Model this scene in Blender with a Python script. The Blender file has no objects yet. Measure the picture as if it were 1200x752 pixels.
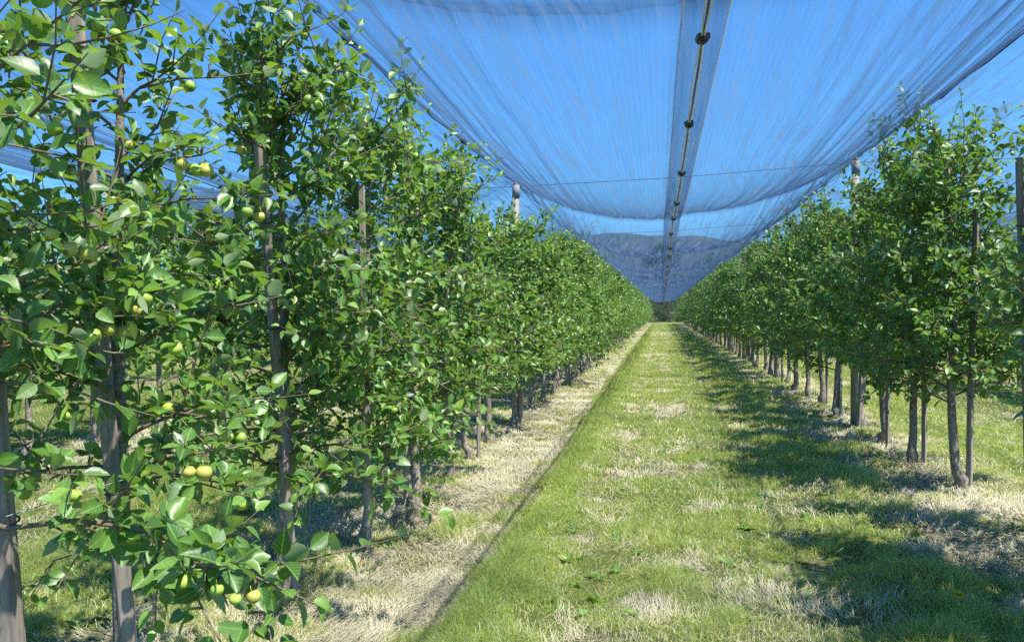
import bpy, math, random
import numpy as np
from math import radians as R, sin, cos, pi

# ------------------------------------------------------------------ camera
C = bpy.context.scene
col = C.collection
cam_d = bpy.data.cameras.new("camera")
cam = bpy.data.objects.new("camera", cam_d)
col.objects.link(cam)
cam_d.sensor_width = 36
cam_d.lens = 933 / 1200 * 36
cam_d.clip_start = 0.05
cam_d.clip_end = 9000
cam.location = (0, 0, 1.6)
cam.rotation_euler = (R(90 - 0.74), 0, R(10.7))
C.camera = cam
# ------------------------------------------------------------------ sky, sun
SUN = np.array((0.46, -0.24, 1.0)); SUN = SUN / np.linalg.norm(SUN)
EL = math.asin(SUN[2]); AZ = math.atan2(SUN[0], SUN[1])
w = bpy.data.worlds.new("World"); C.world = w; w.use_nodes = True
nt = w.node_tree; nt.nodes.clear()
sky = nt.nodes.new("ShaderNodeTexSky"); sky.sky_type = 'NISHITA'; sky.sun_disc = False
sky.sun_elevation = EL; sky.sun_rotation = AZ
sky.altitude = 300; sky.air_density = 1.0; sky.dust_density = 0.25; sky.ozone_density = 3.5
bg = nt.nodes.new("ShaderNodeBackground"); bg.inputs[1].default_value = 0.11
wo = nt.nodes.new("ShaderNodeOutputWorld")
tint = nt.nodes.new("ShaderNodeMix"); tint.data_type = 'RGBA'; tint.blend_type = 'MULTIPLY'; tint.inputs[0].default_value = 1
tint.inputs[7].default_value = (.34, .77, 1.08, 1)      # polarised, deep blue sky
nt.links.new(sky.outputs[0], tint.inputs[6]); nt.links.new(tint.outputs[2], bg.inputs[0]); nt.links.new(bg.outputs[0], wo.inputs[0])
sl = bpy.data.lights.new("sun", 'SUN'); sl.energy = 5.0; sl.angle = R(0.53); sl.color = (1.0, 0.95, 0.87)
so = bpy.data.objects.new("sun", sl); col.objects.link(so)
from mathutils import Vector
so.rotation_euler = Vector(tuple(SUN)).to_track_quat('Z', 'Y').to_euler()
C.view_settings.view_transform = 'Standard'; C.view_settings.look = 'None'
C.view_settings.gamma = 1; C.view_settings.exposure = 1.34
cy = C.cycles
cy.max_bounces = 7; cy.diffuse_bounces = 2; cy.glossy_bounces = 2; cy.transmission_bounces = 3
cy.transparent_max_bounces = 24; cy.volume_bounces = 0
cy.caustics_reflective = False; cy.caustics_refractive = False
cy.sample_clamp_indirect = 4
cy.use_denoising = False

# ------------------------------------------------------------------ helpers
class MB:
    """collects numpy pieces into one mesh"""
    def __init__(s): s.v = []; s.f = []; s.n = 0; s.c = []; s.uv = []; s.smooth = []
    def add(s, v, f, c=None, uv=None, smooth=True):
        v = np.asarray(v, float).reshape(-1, 3)
        f = [np.asarray(a, int) + s.n for a in f]      # list of (k,m) index arrays
        s.v.append(v); s.n += len(v)
        s.c.append(np.zeros((len(v), 2)) if c is None else np.asarray(c, float).reshape(-1, 2))
        s.uv.append(np.zeros((len(v), 2)) if uv is None else np.asarray(uv, float).reshape(-1, 2))
        for a in f:
            s.f.append(a); s.smooth.append(smooth)
    def build(s, name, mat, parent=None, loc=(0, 0, 0), attrs=True, recalc=False):
        V = np.concatenate(s.v); Cc = np.concatenate(s.c); U = np.concatenate(s.uv)
        me = bpy.data.meshes.new(name)
        ls = np.concatenate([np.full(len(a), a.shape[1]) for a in s.f if len(a)])
        sm = np.concatenate([np.full(len(a), b) for a, b in zip(s.f, s.smooth) if len(a)])
        idx = np.concatenate([a.reshape(-1) for a in s.f if len(a)])
        me.vertices.add(len(V)); me.vertices.foreach_set("co", V.astype(np.float32).ravel())
        me.loops.add(len(idx)); me.loops.foreach_set("vertex_index", idx.astype(np.int32))
        me.polygons.add(len(ls))
        st = np.concatenate([[0], np.cumsum(ls)[:-1]])
        me.polygons.foreach_set("loop_start", st.astype(np.int32))
        me.polygons.foreach_set("loop_total", ls.astype(np.int32))
        me.polygons.foreach_set("use_smooth", sm.astype(bool))
        if attrs:
            a = me.attributes.new("var", 'FLOAT_COLOR', 'POINT')
            q = np.zeros((len(V), 4), np.float32); q[:, :2] = Cc; q[:, 3] = 1
            a.data.foreach_set("color", q.ravel())
            uvl = me.uv_layers.new(name="UVMap")
            uvl.data.foreach_set("uv", U[idx].astype(np.float32).ravel())
        me.update(calc_edges=True)
        if mat: me.materials.append(mat)
        o = bpy.data.objects.new(name, me); col.objects.link(o); o.location = loc
        if parent: o.parent = parent
        return o

def tag(o, label=None, cat=None, group=None, kind=None):
    if label: o["label"] = label
    if cat: o["category"] = cat
    if group: o["group"] = group
    if kind: o["kind"] = kind
    return o

def empty(name, loc, rz=0):
    o = bpy.data.objects.new(name, None); col.objects.link(o); o.location = loc
    o.rotation_euler = (0, 0, rz); o.empty_display_size = 0.2
    return o

def tube(mb, pts, rad, n=6, cap=True, c=(0, 0)):
    P = np.asarray(pts, float); k = len(P); rad = np.broadcast_to(np.asarray(rad, float), (k,))
    T = np.gradient(P, axis=0); T /= np.linalg.norm(T, axis=1)[:, None] + 1e-9
    ref = np.array((0, 0, 1.0)) if abs(T[:, 2]).mean() < .8 else np.array((1.0, 0, 0))
    A = np.cross(T, ref); A /= np.linalg.norm(A, axis=1)[:, None] + 1e-9
    B = np.cross(T, A)
    a = np.arange(n) * 2 * pi / n
    V = P[:, None] + rad[:, None, None] * (np.cos(a)[None, :, None] * A[:, None] + np.sin(a)[None, :, None] * B[:, None])
    i, j = np.meshgrid(np.arange(k - 1), np.arange(n), indexing='ij')
    j2 = (j + 1) % n
    F = np.stack([i * n + j, (i + 1) * n + j, (i + 1) * n + j2, i * n + j2], -1).reshape(-1, 4)
    fs = [F]
    if cap: fs += [np.arange(n)[None, :], (np.arange(n)[::-1] + (k - 1) * n)[None, :]]
    u = np.zeros((k * n, 2)); u[:, 0] = np.tile(np.arange(n) / n, k); u[:, 1] = np.repeat(np.linspace(0, 1, k), n)
    mb.add(V.reshape(-1, 3), fs, c=np.tile(np.array(c, float), (k * n, 1)), uv=u)

def box(mb, c, s, M=None):
    x, y, z = np.array(s) / 2
    V = np.array([(-x, -y, -z), (x, -y, -z), (x, y, -z), (-x, y, -z), (-x, -y, z), (x, -y, z), (x, y, z), (-x, y, z)])
    if M is not None: V = V @ np.asarray(M).T
    F = np.array([(0, 3, 2, 1), (4, 5, 6, 7), (0, 1, 5, 4), (1, 2, 6, 5), (2, 3, 7, 6), (3, 0, 4, 7)])
    mb.add(V + np.array(c), [F], smooth=False)

def vnoise(x, y, seed=0):
    x = np.asarray(x, float); y = np.asarray(y, float)
    xi = np.floor(x).astype(np.int64); yi = np.floor(y).astype(np.int64)
    fx = x - xi; fy = y - yi; fx = fx * fx * (3 - 2 * fx); fy = fy * fy * (3 - 2 * fy)
    def h(a, b):
        n = (a * 374761393 + b * 668265263 + seed * 974634777) & 0xffffffff
        n = ((n ^ (n >> 13)) * 1274126177) & 0xffffffff
        n = (n ^ (n >> 16)) & 0xffff
        return n / 65535.0
    return (h(xi, yi) * (1 - fx) + h(xi + 1, yi) * fx) * (1 - fy) + (h(xi, yi + 1) * (1 - fx) + h(xi + 1, yi + 1) * fx) * fy
def fbm(x, y, seed=0, o=4):
    s = 0; a = .5; t = 0
    for i in range(o):
        s = s + a * vnoise(np.asarray(x) * 2 ** i, np.asarray(y) * 2 ** i, seed + i * 7); t += a; a *= .5
    return s / t

# ------------------------------------------------------------------ materials
def new_mat(name):
    m = bpy.data.materials.new(name); m.use_nodes = True
    t = m.node_tree; t.nodes.clear()
    return m, t
def N(t, typ, **kw):
    n = t.nodes.new("ShaderNode" + typ)
    for k, v in kw.items(): setattr(n, k, v)
    return n
def ramp(t, stops, fac=None):
    r = N(t, "ValToRGB"); e = r.color_ramp.elements
    while len(e) < len(stops): e.new(0.5)
    for a, (p, c) in zip(e, stops): a.position = p; a.color = (*c, 1)
    if fac is not None: t.links.new(fac, r.inputs[0])
    return r
def mixc(t, fac, a, b, blend='MIX'):
    m = N(t, "Mix", data_type='RGBA', blend_type=blend)
    for s, v in ((0, fac), (6, a), (7, b)):
        if isinstance(v, bpy.types.NodeSocket): t.links.new(v, m.inputs[s])
        elif s == 0: m.inputs[0].default_value = v
        else: m.inputs[s].default_value = (*v, 1)
    return m.outputs[2]
def mth(t, op, a, b=None, clamp=False):
    m = N(t, "Math", operation=op, use_clamp=clamp)
    for i, v in enumerate((a, b)):
        if v is None: continue
        if isinstance(v, bpy.types.NodeSocket): t.links.new(v, m.inputs[i])
        else: m.inputs[i].default_value = v
    return m.outputs[0]
def out(t, sh):
    o = N(t, "OutputMaterial"); t.links.new(sh, o.inputs[0]); return o
def noise(t, scale, vec=None, detail=4, rough=.5, dims='3D'):
    n = N(t, "TexNoise"); n.inputs["Scale"].default_value = scale; n.inputs["Detail"].default_value = detail
    n.inputs["Roughness"].default_value = rough
    if vec is not None: t.links.new(vec, n.inputs["Vector"])
    return n
def bump(t, h, strength, dist=0.02):
    b = N(t, "Bump"); b.inputs["Strength"].default_value = strength; b.inputs["Distance"].default_value = dist
    t.links.new(h, b.inputs["Height"]); return b.outputs[0]

def mat_leaf(name, dark, mid, young, under, gloss=.42, transl=.27, vein=True):
    m, t = new_mat(name)
    at = N(t, "Attribute", attribute_name="var"); sep = N(t, "SeparateColor"); t.links.new(at.outputs[0], sep.inputs[0])
    r, y = sep.outputs[0], sep.outputs[1]
    c = mixc(t, r, dark, mid)
    c = mixc(t, y, c, young)
    if vein:
        uv = N(t, "UVMap"); sx = N(t, "SeparateXYZ"); t.links.new(uv.outputs[0], sx.inputs[0])
        av = mth(t, 'ABSOLUTE', sx.outputs[1])
        rib = mth(t, 'LESS_THAN', av, 0.022)
        w1 = mth(t, 'SUBTRACT', mth(t, 'MULTIPLY', sx.outputs[0], 46.0), mth(t, 'MULTIPLY', av, 60.0))
        side = mth(t, 'MULTIPLY', mth(t, 'GREATER_THAN', mth(t, 'SINE', w1), 0.9), 0.35)
        f = mth(t, 'MAXIMUM', mth(t, 'MULTIPLY', rib, .6), side)
        c = mixc(t, f, c, tuple(min(1, a * 1.5 + .03) for a in mid))
        nz = noise(t, 90, detail=2)
        c = mixc(t, mth(t, 'MULTIPLY', nz.outputs[0], .35), c, dark)
        gp = N(t, "NewGeometry"); sp = noise(t, 70, gp.outputs["Position"], 2, .5)
        bl = noise(t, 9, gp.outputs["Position"], 2, .5)
        sf = mth(t, 'MULTIPLY', mth(t, 'GREATER_THAN', sp.outputs[0], .70), mth(t, 'GREATER_THAN', bl.outputs[0], .52))
        c = mixc(t, mth(t, 'MULTIPLY', sf, .8), c, (.20, .12, .04))
    g = N(t, "NewGeometry")
    cb = mixc(t, r, under, tuple(a * .8 for a in under))
    cc = mixc(t, g.outputs["Backfacing"], c, cb)
    p = N(t, "BsdfPrincipled"); t.links.new(cc, p.inputs["Base Color"])
    rg = mth(t, 'ADD', mth(t, 'MULTIPLY', g.outputs["Backfacing"], .35), gloss); t.links.new(rg, p.inputs["Roughness"])
    p.inputs["Specular IOR Level"].default_value = .5
    if vein:
        t.links.new(bump(t, w1 if False else nz.outputs[0], .25, .004), p.inputs["Normal"])
    tr = N(t, "BsdfTranslucent")
    tc = mixc(t, .5, c, young); t.links.new(mixc(t, 1.0, tc, (1.5, 1.6, .7), 'MULTIPLY'), tr.inputs[0])
    mx = N(t, "MixShader"); mx.inputs[0].default_value = transl
    t.links.new(p.outputs[0], mx.inputs[1]); t.links.new(tr.outputs[0], mx.inputs[2])
    out(t, mx.outputs[0]); return m

M = {}
M['leaf'] = mat_leaf("apple_leaf", (.013, .056, .013), (.125, .265, .040), (.27, .42, .07), (.22, .31, .15), gloss=.42)
M['leaf_far'] = mat_leaf("apple_leaf_plain", (.013, .056, .013), (.125, .265, .040), (.27, .42, .07), (.22, .31, .15), gloss=.42, vein=False)
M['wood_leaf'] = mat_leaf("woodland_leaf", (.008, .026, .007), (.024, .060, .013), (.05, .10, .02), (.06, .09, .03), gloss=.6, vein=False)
M['grass'] = mat_leaf("grass_blade", (.09, .17, .025), (.36, .46, .085), (.62, .57, .33), (.28, .38, .10), gloss=.5, transl=.4, vein=False)
M['straw'] = mat_leaf("dry_straw", (.20, .19, .11), (.47, .45, .29), (.22, .30, .10), (.55, .50, .35), gloss=.65, transl=.15, vein=False)

def simple(name, colr, rough=.7, nscale=20, var=.35, stretch=None, bumpd=.004, colr2=None, metal=0, coords="Object"):
    m, t = new_mat(name)
    tc = N(t, "TexCoord"); mp = N(t, "Mapping"); t.links.new(tc.outputs[coords], mp.inputs[0])
    if stretch: mp.inputs["Scale"].default_value = stretch
    nz = noise(t, nscale, mp.outputs[0], 6, .6)
    c2 = colr2 or tuple(a * (1 - var) for a in colr)
    rp = ramp(t, [(.3, c2), (.7, colr)], nz.outputs[0])
    p = N(t, "BsdfPrincipled"); t.links.new(rp.outputs[0], p.inputs["Base Color"])
    p.inputs["Roughness"].default_value = rough; p.inputs["Metallic"].default_value = metal
    t.links.new(bump(t, nz.outputs[0], .6, bumpd), p.inputs["Normal"])
    out(t, p.outputs[0]); return m
M['bark'] = simple("apple_bark", (.36, .31, .25), .9, 46, colr2=(.085, .065, .05), stretch=(1, 1, .55), bumpd=.03)
M['twig'] = simple("twig_bark", (.20, .15, .10), .7, 30, colr2=(.10, .07, .045))
M['stake'] = simple("weathered_stake", (.34, .30, .25), .85, 26, colr2=(.13, .10, .08), stretch=(1.6, 1.6, .07), bumpd=.006)
M['pole'] = simple("weathered_pole", (.38, .35, .31), .85, 22, colr2=(.18, .155, .13), stretch=(1.2, 1.2, .1), bumpd=.006)
M['wire'] = simple("galvanised_wire", (.30, .31, .33), .45, 60, metal=.6)
M['cable'] = simple("dark_cable", (.035, .036, .042), .6, 60)
M['plastic'] = simple("black_plastic_clip", (.018, .018, .02), .4, 40)
M['tape'] = simple("white_hem_tape", (.82, .84, .86), .6, 40, var=.1)
M['trunk_far'] = simple("woodland_bark", (.12, .10, .08), .9, 6)

def mat_apple():
    m, t = new_mat("green_apple_skin")
    oi = N(t, "ObjectInfo"); tc = N(t, "TexCoord")
    nz = noise(t, 14, tc.outputs["Object"], 3)
    base = ramp(t, [(.0, (.24, .38, .05)), (.5, (.32, .45, .06)), (1., (.40, .50, .09))], oi.outputs["Random"])
    blush = ramp(t, [(.42, (0, 0, 0)), (.66, (1, 1, 1))], nz.outputs[0])
    f = mth(t, 'MULTIPLY', blush.outputs[0], mth(t, 'GREATER_THAN', oi.outputs["Random"], .62))
    f = mth(t, 'MULTIPLY', f, .7)
    c = mixc(t, f, base.outputs[0], (.55, .16, .06))
    sp = noise(t, 55, tc.outputs['Object'], 2) if False else noise(t, 9, tc.outputs['Object'], 5, .8)
    c = mixc(t, mth(t, 'MULTIPLY', mth(t, 'GREATER_THAN', sp.outputs[0], .60), .35), c, (.62, .60, .30))
    szz = N(t, 'SeparateXYZ'); t.links.new(tc.outputs['Object'], szz.inputs[0])
    c = mixc(t, mth(t, 'MULTIPLY', mth(t, 'LESS_THAN', szz.outputs[2], -.78), .75), c, (.10, .07, .03))
    p = N(t, "BsdfPrincipled"); t.links.new(c, p.inputs["Base Color"]); p.inputs["Roughness"].default_value = .32
    p.inputs["Subsurface Weight"].default_value = 0.0
    out(t, p.outputs[0]); return m
M['apple'] = mat_apple()

def mat_ground():
    m, t = new_mat("orchard_floor")
    g = N(t, "NewGeometry"); P = g.outputs["Position"]
    at = N(t, "Attribute", attribute_name="var"); sep = N(t, "SeparateColor"); t.links.new(at.outputs[0], sep.inputs[0])
    hay = sep.outputs[0]
    n1 = noise(t, 1.6, P, 6, .6); n2 = noise(t, 22, P, 6, .65); n3 = noise(t, 160, P, 3, .6)
    mp = N(t, "Mapping"); t.links.new(P, mp.inputs[0]); mp.inputs["Scale"].default_value = (1, .25, 1)
    n4 = noise(t, 5, mp.outputs[0], 5, .6)
    gr = ramp(t, [(.28, (.07, .09, .026)), (.5, (.16, .19, .05)), (.72, (.34, .33, .15))], n2.outputs[0])
    gr2 = mixc(t, mth(t, 'MULTIPLY', n4.outputs[0], .7), gr.outputs[0], (.17, .24, .045))
    st = ramp(t, [(.25, (.13, .11, .06)), (.5, (.30, .27, .16)), (.75, (.46, .41, .27))], n2.outputs[0])
    f = mth(t, 'ADD', hay, mth(t, 'MULTIPLY', mth(t, 'SUBTRACT', n1.outputs[0], .5), 1.1))
    f = mth(t, 'ADD', f, mth(t, 'MULTIPLY', mth(t, 'SUBTRACT', n2.outputs[0], .5), .9))
    f2 = ramp(t, [(.42, (0, 0, 0)), (.68, (1, 1, 1))], f)
    c = mixc(t, f2.outputs[0], gr2, st.outputs[0])
    d = ramp(t, [(.25, (.45, .45, .45)), (.6, (1, 1, 1))], n3.outputs[0])
    c = mixc(t, 1.0, c, d.outputs[0], 'MULTIPLY')
    p = N(t, "BsdfPrincipled"); t.links.new(c, p.inputs["Base Color"]); p.inputs["Roughness"].default_value = .95
    p.inputs["Specular IOR Level"].default_value = .1
    hh = mth(t, 'ADD', n2.outputs[0], mth(t, 'MULTIPLY', n3.outputs[0], .5))
    t.links.new(bump(t, hh, 1.0, .05), p.inputs["Normal"])
    out(t, p.outputs[0]); return m
M['ground'] = mat_ground()

def mat_hill():
    m, t = new_mat("wooded_hillside")
    g = N(t, "NewGeometry"); P = g.outputs["Position"]
    n1 = noise(t, .012, P, 5, .6); n2 = noise(t, .09, P, 6, .65)
    a = ramp(t, [(.3, (.012, .028, .010)), (.7, (.032, .055, .018))], n2.outputs[0])
    b = ramp(t, [(.56, (0, 0, 0)), (.6, (1, 1, 1))], n1.outputs[0])
    c = mixc(t, b.outputs[0], a.outputs[0], (.07, .11, .03))
    p = N(t, "BsdfPrincipled"); t.links.new(c, p.inputs["Base Color"]); p.inputs["Roughness"].default_value = 1
    t.links.new(bump(t, n2.outputs[0], 1.0, 8), p.inputs["Normal"])
    out(t, p.outputs[0]); return m
M['hill'] = mat_hill()

def mat_net():
    m, t = new_mat("hail_net_fabric")
    uv = N(t, "UVMap")                      # u across the panel in metres from the ridge wire, v along it in metres
    sx = N(t, "SeparateXYZ"); t.links.new(uv.outputs[0], sx.inputs[0])
    U, V = sx.outputs[0], sx.outputs[1]
    at = N(t, "Attribute", attribute_name="var"); sep = N(t, "SeparateColor"); t.links.new(at.outputs[0], sep.inputs[0])
    seam, ridge = sep.outputs[0], sep.outputs[1]
    cmb = N(t, "CombineXYZ")
    wm = N(t, "Mapping"); wm.inputs["Scale"].default_value = (.25, .16, 1); t.links.new(uv.outputs[0], wm.inputs[0]); wv = noise(t, 1.0, wm.outputs[0], 2)
    t.links.new(mth(t, 'ADD', U, mth(t, 'MULTIPLY', wv.outputs[0], .5)), cmb.inputs[0]); t.links.new(mth(t, 'MULTIPLY', V, .10), cmb.inputs[1])
    nz = noise(t, 3.2, cmb.outputs[0], 3, .5)
    cm2 = N(t, "CombineXYZ"); t.links.new(mth(t, 'ADD', U, mth(t, 'MULTIPLY', wv.outputs[0], 1.1)), cm2.inputs[0]); t.links.new(mth(t, 'MULTIPLY', V, .035), cm2.inputs[1])
    nf = noise(t, 24, cm2.outputs[0], 5, .6)
    fold = ramp(t, [(.47, (0, 0, 0)), (.56, (.35, .35, .35)), (.66, (1, 1, 1))], nf.outputs[0])
    # woven rows: light stripes at the reinforcing threads
    thr = mth(t, 'GREATER_THAN', mth(t, 'SINE', mth(t, 'MULTIPLY', U, 2 * pi / .035)), .8)
    a = mth(t, 'ADD', .13, mth(t, 'MULTIPLY', thr, .03))
    a = mth(t, 'ADD', a, mth(t, 'MULTIPLY', mth(t, 'MULTIPLY', fold.outputs[0], mth(t, 'ADD', ridge, .08)), .32))
    a = mth(t, 'ADD', a, mth(t, 'MULTIPLY', seam, .5))
    g = N(t, "NewGeometry")
    dt = N(t, "VectorMath", operation='DOT_PRODUCT'); t.links.new(g.outputs["Incoming"], dt.inputs[0]); t.links.new(g.outputs["True Normal"], dt.inputs[1])
    cs = mth(t, 'MAXIMUM', mth(t, 'ABSOLUTE', dt.outputs["Value"]), .05)
    tr = mth(t, 'POWER', mth(t, 'SUBTRACT', 1.0, a), mth(t, 'DIVIDE', 1.0, cs))    # thread depth along the light's own path
    al = mth(t, 'SUBTRACT', 1.0, tr, clamp=True)
    tp = N(t, "BsdfTransparent"); df = N(t, "BsdfDiffuse"); tl = N(t, "BsdfTranslucent")
    cc = ramp(t, [(.34, (.02, .045, .10)), (.52, (.055, .105, .20)), (.74, (.15, .23, .36))], nf.outputs[0]).outputs[0]  # bright highlights on the folds are painted into the thread colour here
    t.links.new(cc, df.inputs[0]); t.links.new(cc, tl.inputs[0])
    m1 = N(t, "MixShader"); m1.inputs[0].default_value = .38
    t.links.new(df.outputs[0], m1.inputs[1]); t.links.new(tl.outputs[0], m1.inputs[2])
    m2 = N(t, "MixShader"); t.links.new(al, m2.inputs[0]); t.links.new(tp.outputs[0], m2.inputs[1]); t.links.new(m1.outputs[0], m2.inputs[2])
    out(t, m2.outputs[0]); return m
M['net'] = mat_net()

# ------------------------------------------------------------------ layout numbers
XL, XR = -2.05, 2.56           # the two rows beside the lane
XLL, XRR = -6.7, 7.2           # the rows beyond them
def lane_h(x, y):
    """ground height: lane a little higher than the herbicide strips, gentle bumps"""
    x = np.asarray(x, float); y = np.asarray(y, float)
    e = -1.07 + .30 * (fbm(y * 1.1, y * 0 + 3, 5) - .5) + .22 * (fbm(y * 4.5, x * 2, 6, 2) - .5)
    s = 1 / (1 + np.exp((x - e) * 18))
    z = -.075 * s * np.clip((x + 2.9) / .9, 0, 1)
    z = z + .05 * np.exp(-((x - 1.45) / .25) ** 2) * fbm(y * 1.3, x, 8)
    z = z + .045 * (fbm(x * 1.5, y * 1.5, 11) - .5) + .03 * (fbm(x * 5, y * 5, 12) - .5)
    z = z + .05 * (np.exp(-((x - XL) / .35) ** 2) + np.exp(-((x - XR) / .4) ** 2)) * fbm(x * 4, y * 4, 21)
    z = z + .085 * (fbm(x * 3.3, y * 2.4, 23, 4) - .42) * (np.exp(-((x - XL - .25) / .65) ** 4) + .8 * np.exp(-((x - XR) / .75) ** 4))
    z = z - .02 * (np.exp(-((x + .45) / .2) ** 2) + np.exp(-((x - .95) / .22) ** 2))
    k = np.clip((60 - np.abs(y)) / 40, 0, 1)
    return z * k
def hayness(x, y):
    x = np.asarray(x, float); y = np.asarray(y, float)
    s = 0
    for xr, a, b in ((XL, 1.05, .92), (XR, .85, .75), (XLL, .9, .9), (XRR, .9, .9), (-11.3, .9, .9), (11.8, .9, .9)):
        d = x - xr
        s = np.maximum(s, np.clip(1.25 - np.abs(np.where(d < 0, d / b, d / a)) ** 3, 0, 1) * (.78 if xr == XL else .52))
    s = s + .45 * np.exp(-((x - .18) / .36) ** 2) * np.clip((y - 2.5) / 4, .2, 1) * np.clip((fbm(x * 2.1, y * 1.5, 35, 2) - .42) * 3, 0, 1) + .10 * np.exp(-((x - .18) / .5) ** 2) + .24 * np.exp(-((x + .5) / .16) ** 2) * 0 + .22 * np.exp(-((x - 1.75) / .25) ** 2)
    s = s + .05 + .20 * np.exp(-((x + .45) / .15) ** 2) + .20 * np.exp(-((x - .95) / .16) ** 2)
    for (px_, py_, pr_, pa_) in ((-.05, 4.35, .16, .8), (.42, 4.05, .18, .8), (.12, 5.1, .15, .6), (-.28, 3.85, .16, .7), (1.9, 5.6, .28, .7), (2.1, 6.9, .35, .7), (1.5, 7.6, .3, .5),
                               (.35, 6.6, .2, .6), (.05, 7.9, .22, .6), (-.55, 5.6, .13, .5), (.5, 9.5, .3, .6), (-.3, 10.5, .25, .5), (.2, 13, .4, .5), (-.6, 7.3, .15, .5)):
        s = s + .72 * pa_ * np.exp(-(((x - px_) / pr_) ** 2 + ((y - py_) / (pr_ * 1.3)) ** 2))
    s = s * np.clip((103 - y) / 5, 0, 1)
    return np.clip(s + 1.15 * np.clip((103 - y) / 5, 0, 1) * (fbm(x * 1.5, y * 1.0, 31, 4) - .5) + .35 * (fbm(x * 6, y * 5, 33, 2) - .5), 0, 1)

# ------------------------------------------------------------------ ground, hills
def grid_sheet(xs, ys):
    X, Y = np.meshgrid(xs, ys, indexing='ij')
    Z = lane_h(X, Y)
    nx, ny = X.shape
    V = np.stack([X, Y, Z], -1).reshape(-1, 3)
    i, j = np.meshgrid(np.arange(nx - 1), np.arange(ny - 1), indexing='ij')
    a = i * ny + j
    F = np.stack([a, a + ny, a + ny + 1, a + 1], -1).reshape(-1, 4)
    return V, F, X, Y
xs = np.concatenate([[-4000, -1500, -500, -200, -80, -40, -25, -18], np.arange(-14, -4, .25), np.arange(-4, 4.5, .045), np.arange(4.5, 14, .25), [18, 25, 40, 80, 200, 500, 1500, 4000]])
ys = np.concatenate([[-600, -100, -30, -12, -6, -2], np.arange(0, 14, .06), np.arange(14, 40, .25), np.arange(40, 120, 1.), [130, 160, 220, 400, 900, 2000, 5000]])
V, F, X, Y = grid_sheet(xs, ys)
mb = MB()
hy = hayness(X, Y)
mb.add(V, [F], c=np.stack([hy.ravel(), hy.ravel() * 0], -1))
tag(mb.build("ground", M['ground']), kind='structure')

mb = MB()
ang = np.linspace(-80, 80, 161); rr = np.array([900, 1100, 1350, 1600, 1900, 2300])
A_, R_ = np.meshgrid(np.radians(ang), rr, indexing='ij')
prof = 88 + 46 * (fbm(np.degrees(A_) * .06 + 9, A_ * 0, 41, 5) - .5) * 1.6 + 12 * np.exp(-((np.degrees(A_) + 3) / 7) ** 2)
ZZ = prof * np.clip((R_ - 900) / 700, 0, 1) ** .8 * 1.32 + 7 * (fbm(np.degrees(A_) * 1.7, R_ * .02, 44) - .5)
ZZ[:, 0] = -2
Vh = np.stack([R_ * np.sin(A_), R_ * np.cos(A_), ZZ], -1).reshape(-1, 3)
nx, ny = A_.shape
i, j = np.meshgrid(np.arange(nx - 1), np.arange(ny - 1), indexing='ij'); a = i * ny + j
mb.add(Vh, [np.stack([a, a + 1, a + ny + 1, a + ny], -1).reshape(-1, 4)])
tag(mb.build("hills", M['hill']), kind='structure')

# ------------------------------------------------------------------ leaves and trees
def leaf_template(lod):
    if lod == 0:
        t = np.array([.18, .28, .46, .66, .85, 1.0]); wd = np.array([0, .165, .255, .235, .125, 0])
        mid = np.stack([t, t * 0, t * 0], -1)
        L = np.stack([t[1:5], wd[1:5], wd[1:5]], -1); Rr = np.stack([t[1:5], -wd[1:5], wd[1:5]], -1)
        pt = np.array([(0, .008, 0), (0, -.008, 0), (.17, -.008, 0), (.17, .008, 0)])
        v = np.concatenate([mid, L, Rr, pt])   # third column = fold amount
        q = [(1, 2, 7, 6), (2, 3, 8, 7), (3, 4, 9, 8), (2, 1, 10, 11), (3, 2, 11, 12), (4, 3, 12, 13), (14, 15, 16, 17)]
        tr = [(0, 1, 6), (4, 5, 9), (1, 0, 10), (5, 4, 13)]
    elif lod == 1:
        v = np.array([(.0, 0, 0), (.5, 0, 0), (1, 0, 0), (.30, .22, .22), (.70, .22, .22), (.30, -.22, .22), (.70, -.22, .22)])
        q = [(0, 1, 4, 3), (1, 0, 5, 6)]; tr = [(1, 2, 4), (2, 1, 6)]
    else:
        v = np.array([(.0, 0, 0), (1, 0, 0), (.48, .29, .29), (.48, -.29, .29)])
        q = []; tr = [(0, 1, 2), (1, 0, 3)]
    return v, np.array(q, int).reshape(-1, 4), np.array(tr, int).reshape(-1, 3)

def add_leaves(mb, P, D, Nn, S, r, y, lod, rng):
    v, q, tr = leaf_template(lod); k = len(v); n = len(P)
    D = D / (np.linalg.norm(D, axis=1)[:, None] + 1e-9)
    B = np.cross(Nn, D); B /= np.linalg.norm(B, axis=1)[:, None] + 1e-9
    Nn = np.cross(D, B)
    fold = rng.uniform(.15, .95, n)[:, None]; curl = rng.uniform(-.12, .36, n)[:, None]; tw = rng.normal(0, .10, n)[:, None]
    wsc = rng.uniform(.85, 1.2, n)[:, None]
    x = v[None, :, 0]; yy = v[None, :, 1] * wsc
    z = v[None, :, 2] * fold - curl * x ** 2 + tw * yy * x
    yy = yy + tw * .5 * x ** 2
    W = P[:, None] + S[:, None, None] * (x[..., None] * D[:, None] + yy[..., None] * B[:, None] + z[..., None] * Nn[:, None])
    off = (np.arange(n) * k)[:, None, None]
    fs = []
    if len(q): fs.append((q[None] + off).reshape(-1, 4))
    if len(tr): fs.append((tr[None] + off).reshape(-1, 3))
    c = np.stack([np.repeat(r, k), np.repeat(y, k)], -1)
    u = np.tile(v[:, :2], (n, 1))
    mb.add(W.reshape(-1, 3), fs, c=c, uv=u, smooth=(lod < 2))

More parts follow.
